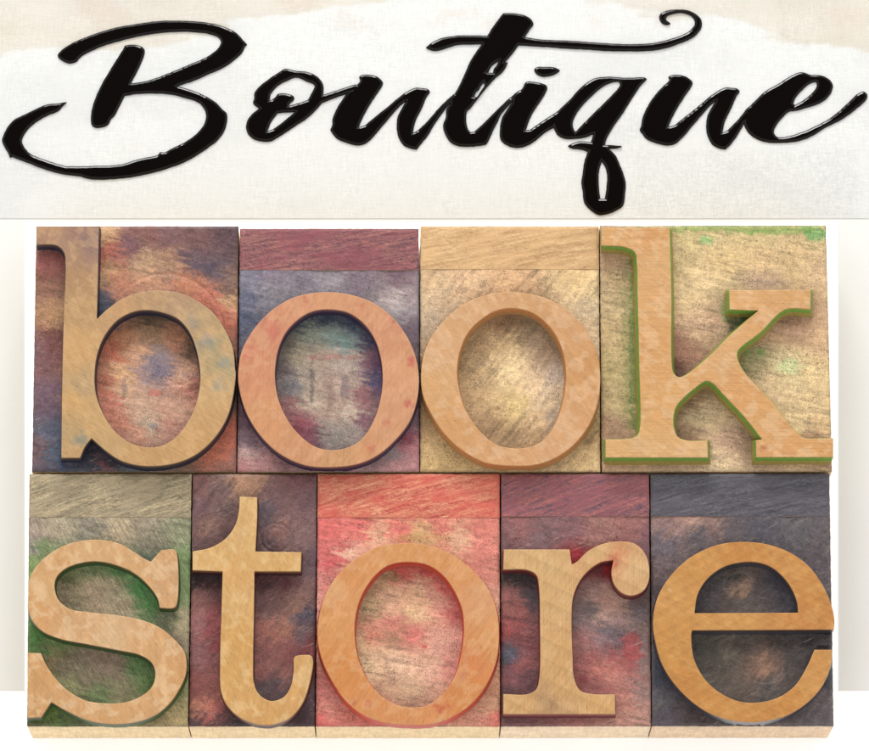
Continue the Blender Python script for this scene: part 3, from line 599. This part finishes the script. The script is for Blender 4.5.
# --- r
o_r = [U1((95,77,1),(358,77,1),(367,137,1),(385,128),(430,85),(490,55),(560,45),(620,55),(660,95),(676,150),(672,210),(650,245),(605,262),(565,250),(535,215),(525,170),(533,120,1),(480,130),(430,165),(395,210),(372,270),(366,350),(370,500),(376,590),(400,640),(450,655),(540,656,1),(540,735,1),(93,735,1),(93,655,1),(190,655),(225,635),(237,590),(240,400),(235,220),(225,180),(190,160),(93,158,1))]
block('r', 'wooden type block with raised letter r, striped grain, on purple red ground',
      [(501.3, 474), (649, 474), (651, 726), (501.3, 726.3)],
      sam('''520,530:150,90,90;540,535:125,90,95;570,530:130,85,90;600,530:165,110,100;630,530:155,95,90;645,540:125,80,90;573,558:160,30,44;505,540:120,75,80;510,578:55,45,45;530,578:60,50,55;510,600:165,95,90;520,610:150,75,70;510,630:160,65,65;525,640:130,60,65;533,600:80,70,80;510,655:85,85,100;525,665:150,75,75;510,680:140,75,80;530,680:100,55,65;505,690:100,65,70;600,570:120,40,45;610,568:165,22,36;595,590:165,125,115;610,600:175,125,110;590,610:95,85,85;585,620:140,115,115;600,615:180,140,125;620,600:185,145,125;640,600:100,75,75;640,615:100,95,105;620,620:160,125,120;645,625:150,120,110;610,635:95,90,100;600,640:145,110,115;585,640:160,100,95;590,660:165,85,80;605,645:150,90,90;625,640:100,80,85;630,655:165,80,80;625,665:175,85,80;600,670:195,110,95;620,680:195,120,105;580,680:160,85,80;600,690:180,100,95;620,700:190,120,105;640,690:150,115,110;645,660:140,115,110;625,715:200,140,120;645,715:180,130,115;640,640:130,100,100'''),
      sam('''520,560:222,178,122;550,560:222,180,125;560,600:222,178,122;555,650:220,172,115;560,690:220,172,115;520,705:220,172,115;600,705:222,174,116;600,555:224,182,126;635,570:226,184,132;630,585:222,176,124;612,561:215,130,95;550,700:185,145,105'''),
      o_r, 83, mat_face('striped_face_of_r', (232, 192, 142), rot=1.57, lines=.07, rings=.10, ringrot=.45, ringscale=.018, mott=.35, linescale=.9), shoulder=(516.5, mat_shoulder('purple_sawn_band', (84, 64, 82), (190, 108, 96), (142, 78, 86), rot=.36)),
      wall=(130, 45, 45), wall2=(105, 45, 45), side=(236, 208, 172), draft=2.4, bspots=[(632,648,10,15,(165,66,68),.85),(577,558,8,10,(175,28,44),.85),(609,566,6,14,(170,20,34),.9),(612,655,5,6,(150,60,62),.6),(512,658,9,8,(80,86,104),.6),(583,680,6,5,(140,52,58),.7)])
# --- e
o_e = [VV((775,358,1),(208,361,1),(205,385),(215,470),(255,550),(320,610),(400,645),(480,648),(560,625),(620,580),(665,510),(697,438,1),(768,438,1),(762,500),(730,580),(680,640),(600,695),(520,720),(430,728),(330,712),(240,670),(150,590),(90,500),(60,400),(52,320),(70,230),(120,145),(200,70),(300,22),(400,7),(500,15),(590,45),(670,100),(730,180),(765,260),(777,320)),
       VV((218,292,1),(632,290,1),(625,240),(590,170),(530,112),(470,90),(400,90),(330,110),(265,160),(230,220))]
block('e', 'type block with raised amber letter e on charcoal black ground',
      [(650.7, 474), (829.3, 473.5), (833.6, 726), (652.3, 726)],
      sam('''670,525:144,110,106;690,520:169,130,116;710,525:144,110,101;730,530:89,80,86;760,530:79,75,86;800,530:89,85,91;825,540:89,80,86;665,545:94,85,96;700,535:84,78,86;660,570:109,90,91;656,590:89,75,81;820,570:89,80,86;655,680:49,50,66;660,700:79,75,81;665,720:74,65,76;690,722:74,60,61;820,720:94,85,91;810,700:89,80,86;820,700:114,100,101;825,680:79,75,81;
      740,587:154,118,94;720,580:79,75,76;735,575:89,78,72;710,600:79,72,74;760,590:79,70,71;780,580:64,58,71;790,600:74,68,81;750,605:89,78,74;725,600:89,75,71;710,650:74,70,61;730,655:99,90,76;750,665:109,85,71;763,665:162,120,94;775,655:114,85,71;720,675:84,75,66;740,685:94,80,71;770,690:89,80,76;790,660:79,72,71;800,645:64,58,58;745,645:79,70,66;820,640:69,62,64;780,640:69,60,56'''),
      sam('''700,560:212,152,85;670,600:214,156,90;665,640:210,150,82;690,690:208,145,78;740,715:210,148,82;790,705:208,145,78;820,670:214,155,90;740,622:214,156,90;800,620:206,140,78;810,590:208,146,80;790,560:208,146,82;740,548:206,142,76'''),
      o_e, 97, mat_face('amber_face', (224, 170, 102), rot=.35, lines=.05, rings=.08, ringrot=-.5, ringscale=.035, mott=.4, linescale=.35), shoulder=(516.5, mat_shoulder('black_sawn_band', (54, 50, 58), (110, 106, 112), (84, 78, 86), rot=.22)),
      wall=(38, 36, 46), wall2=(62, 62, 72), side=(226, 194, 158), matbody=M_ink_dark, rings=((739, 587, 14, 1.2), (763, 665, 18, .9)),
      steps=((816, 633, 838, 647, 4, 2.0),), spots=[(670,590,2.5,(240,200,150))], draft=3.0)

# ---------------------------------------------------------------- black script lettering on the canvas
m, nt, bs = nodes('glossy_black_lacquer')
bs.inputs['Base Color'].default_value = sr((14, 9, 7), .5); bs.inputs['Roughness'].default_value = .12; bs.inputs['Specular IOR Level'].default_value = .14
nt.links.new(bump(nt, noise(nt, coords(nt), .10, 3, .6), .04, 1.0), bs.inputs['Normal'])
M_black = m
k6 = 5.993
def tl(ox, oy): return lambda *p: tile(ox, oy, k6, p)
A, Bt, C_, D_, E_, F_t, G_, H_, J_, K_, I_, L_, M_ = (tl(0,10), tl(120,10), tl(0,80), tl(120,80), tl(240,50), tl(320,50), tl(420,5), tl(430,50), tl(490,50), tl(540,100), tl(590,5), tl(630,50), tl(724,50))
def script(parts, label, z0=-1.28, h=2.7, dot=None, seed=0):
    lps = []
    zt = z0+h
    def build(pl):
        loops = []
        for lp in pl:
            d = dense(lp, .9); d = d+(np.stack([vnoise(d[:, 0]*.5, d[:, 1]*.5, 3), vnoise(d[:, 0]*.3, d[:, 1]*.3, 8)], 1)-.5)*.35
            loops.append(unproj(d[:, 0], d[:, 1], z0+1)[:, :2])
        return solid(loops, zt, z0, [(2.4, zt), (1.15, zt-.55), (.6, zt-1.0), (.12, zt-1.5), (0, z0)], grid=0, inset_clamp=True)
    V, Fc, kind = build(parts)
    org = V.mean(0); org[2] = z0
    if dot is None:
        o = make('script_letter', V, Fc, [M_black], None, None, None, None, org)
    else:
        o = empty('script_letter', org)
        make('stem', V, Fc, [M_black], o, None, None, None, org)
        V2, F2, k2 = build(dot); make('dot', V2, F2, [M_black], o, None, None, None, org)
    tag(o, label, 'letter', 'black script letters on the canvas')
    return o
B_loop = (A((345,275),(375,235),(440,195),(520,160),(620,125),(740,95))+Bt((60,90),(130,78),(230,66),(350,63),(460,68),(550,80),(630,102),(700,140),(740,182),(762,205,1),(748,222),(735,252),(690,295),(620,345),(530,385),(440,425),(345,455,1),(420,478),(500,510),(570,550),(615,595))
          + D_((640,200),(643,240),(625,305),(585,360),(500,425),(400,485),(300,525),(180,560),(60,583))
          + C_((700,592),(570,597),(520,590),(480,578),(360,562),(240,525),(150,490),(75,462,1),(58,465,1),(50,440),(30,405),(12,365),(22,325),(75,245),(150,205),(280,147),(340,140),(400,132,1),(375,160),(350,185),(280,215),(200,265),(150,320),(132,365),(145,400),(180,440),(260,475),(330,498),(390,515),(480,517),(560,515),(690,510),(760,497))
          + D_((60,490),(140,468),(228,448),(240,432),(265,433),(330,400),(400,365),(460,320),(500,270),(515,220),(505,175),(470,135),(400,110),(310,88),(200,80),(100,84),(30,95,1))
          + C_((720,150),(685,215),(665,235),(650,265),(615,283),(565,283),(548,265),(547,190),(580,85))
          + A((620,425),(680,325),(740,230),(748,213,1),(780,207),(830,212),(860,228),(868,250),(850,310),(785,440,1))
          + Bt((120,433),(200,413),(300,375),(420,325),(530,275),(590,225),(605,190),(590,165),(540,145),(460,133),(350,130),(220,140),(100,160),(0,185))
          + A((640,207),(560,240),(500,270),(475,290),(465,305),(440,318),(410,320),(375,305)))
script([B_loop], 'large looping black script capital B with a long tail curling left')
script([E_((285,112),(340,125),(390,128),(440,145),(480,175),(500,215),(499,268,1),(560,248),(620,228),(690,207),(720,215),(712,245),(640,263),(560,290),(490,320,1),(450,365),(400,410),(340,450),(280,490),(225,525),(190,545),(150,550),(95,540),(50,505),(35,460),(45,420),(75,380),(114,350,1),(78,318),(85,290),(85,260),(110,225),(170,175),(230,135),(268,112)),
        E_((178,302,1),(185,265),(220,220),(280,185),(340,165),(400,190),(445,210),(440,235),(405,300,1),(370,312),(292,335,1),(300,320),(322,300),(325,283),(310,270),(270,260),(230,262),(203,290)),
        E_((225,380,1),(270,375),(328,372,1),(270,420),(200,472),(165,487,1),(185,435))],
       'small black script letter o with an inner loop, next to the capital B')
script([F_t((235,160),(255,150),(320,152),(355,168),(378,195),(370,220),(330,280),(280,360),(245,430),(232,462,1),(270,450,1),(330,400),(400,345),(470,285),(520,250),(570,227),(610,228),(648,235),(660,250),(640,280),(610,350),(575,420),(560,480),(558,497,1),(585,482,1),(640,430),(700,360),(760,300),(815,257),(840,262),(838,290),(782,320),(740,370),(690,440),(645,515),(600,570),(580,597,1),(540,590),(500,570),(470,520),(460,470),(465,400),(490,350),(515,308,1),(480,335),(430,390),(370,460),(310,530),(270,562),(230,572),(170,560),(100,530),(75,500),(62,480),(72,450),(75,410),(100,350),(135,295),(165,255),(215,215),(240,185))],
       'black script letter u joining the small o to the tall t', z0=-1.25)
script([G_((500,48,1),(560,50),(620,60),(665,85),(680,115),(660,145),(628,192,1),(700,203),(780,210),(869,212))
        + I_((0,222),(80,228),(150,232),(260,235),(370,228),(450,213),(530,188),(590,160),(625,120),(625,90),(595,60),(550,48),(500,52),(460,70),(457,90),(482,110),(465,120),(435,112),(415,80),(420,55),(455,35),(520,26),(590,32),(640,58),(670,95),(668,135),(640,175),(600,205),(540,230),(440,262),(340,275),(220,277),(100,275),(0,268))
        + G_((869,260),(760,252),(650,245),(590,242,1),(560,285),(507,346,1),(527,342,1),(505,390),(440,450),(380,520),(325,590),(300,622,1))
        + H_((222,370),(220,440),(240,490),(265,490,1),(330,430),(410,350),(480,285),(545,238),(560,245),(550,270),(515,290),(490,315),(455,350),(420,395),(410,420),(380,480),(360,525),(335,565),(290,575),(220,580),(160,573),(115,545),(85,490),(78,450),(95,400),(97,360),(120,322,1),(122,290),(150,258),(200,160),(240,70))
        + G_((330,290),(370,235,1),(300,237),(220,240),(150,262),(100,275),(60,270),(35,255,1),(70,225),(130,198),(230,183),(330,182),(403,185,1),(430,140),(470,85)),
        G_((472,336,1),(450,350),(425,372),(412,398),(398,406,1),(437,406,1),(440,385),(458,362)),
        G_((382,466,1),(366,484),(352,508),(336,522),(324,550,1),(340,550),(368,510),(386,482))],
       'tall black script letter t with a long crossbar ending in a curl', z0=-1.28, h=2.9)
script([J_((212,195),(225,188),(310,200),(338,212),(344,228),(335,255),(290,325),(245,400),(220,465),(212,482,1),(240,477,1),(330,415),(400,370),(455,325),(462,350),(440,410),(382,465,1),(330,495),(270,545),(220,575),(170,587),(110,575),(65,540),(58,490),(70,410),(100,360),(132,315,1),(140,275),(190,235))],
       'black script letter i with a small oval dot above it', z0=-1.25,
       dot=[J_((264,118),(280,103),(330,100),(385,104),(418,122),(390,145),(350,158),(320,160),(285,148))])
script([J_((380,465,1),(374,420),(430,345),(490,285),(510,260),(560,210),(620,172),(660,163),(740,160),(800,166))+I_((250,435),(330,435),(342,445,1),(300,490),(240,580),(190,660),(150,715))
        + J_((728,479),(700,530),(690,568,1),(740,570),(790,577),(765,588),(715,592,1))
        + K_((455,335),(480,390),(500,440),(515,500),(510,560),(500,630),(460,660),(400,685),(350,688),(310,665),(265,615),(255,550),(247,490),(255,440),(265,370),(285,310,1),(250,298),(190,290),(168,277),(200,257),(250,247),(305,252,1),(318,205,1),(280,222),(220,232),(150,232),(105,210)),
        J_((512,490,1),(498,460),(500,420),(540,350),(600,285),(670,225),(730,195),(775,193),(778,210),(740,260),(660,340),(560,440)),
        K_((370,370,1),(390,400),(402,460),(398,520),(388,592,1),(362,592,1),(355,530),(352,450),(360,400))],
       'black script letter q with a closed loop below the baseline')
script([L_((230,162),(255,150),(315,152),(350,168),(375,195),(367,220),(327,280),(277,360),(242,430),(230,460,1),(268,450,1),(330,400),(400,345),(470,285),(520,250),(565,227),(610,226),(645,233),(657,248),(637,280),(607,350),(572,420),(557,480),(554,495,1),(583,482,1),(640,425),(695,366),(725,370),(730,400),(684,440,1),(645,510),(600,570),(572,597,1),(535,590),(497,570),(467,520),(456,470),(462,400),(485,350),(513,308,1),(478,335),(430,390),(370,460),(310,530),(270,562),(230,572),(165,560),(95,530),(72,500),(58,478),(68,450),(73,410),(98,350),(145,275),(200,215),(235,178))],
       'black script letter u between the looped q and the last e', z0=-1.25)
script([M_((120,445,1),(112,400),(122,368),(170,320),(250,245),(330,200),(410,150),(465,133),(520,148),(580,152),(620,168),(652,205),(645,250),(610,295),(560,325),(500,345),(440,362),(390,370),(360,395),(315,450),(300,490),(318,520),(370,520),(450,498),(540,460),(640,405),(740,320),(800,262),(840,250),(860,270),(850,300),(790,355),(700,420),(600,470),(520,520),(450,545),(370,555),(270,555),(200,535),(150,500),(125,460)),
        M_((415,320,1),(430,285),(470,240),(520,200),(552,193),(552,225),(520,265),(470,305),(425,330,1))],
       'black script letter e with a long upswept tail at the right end of the word')
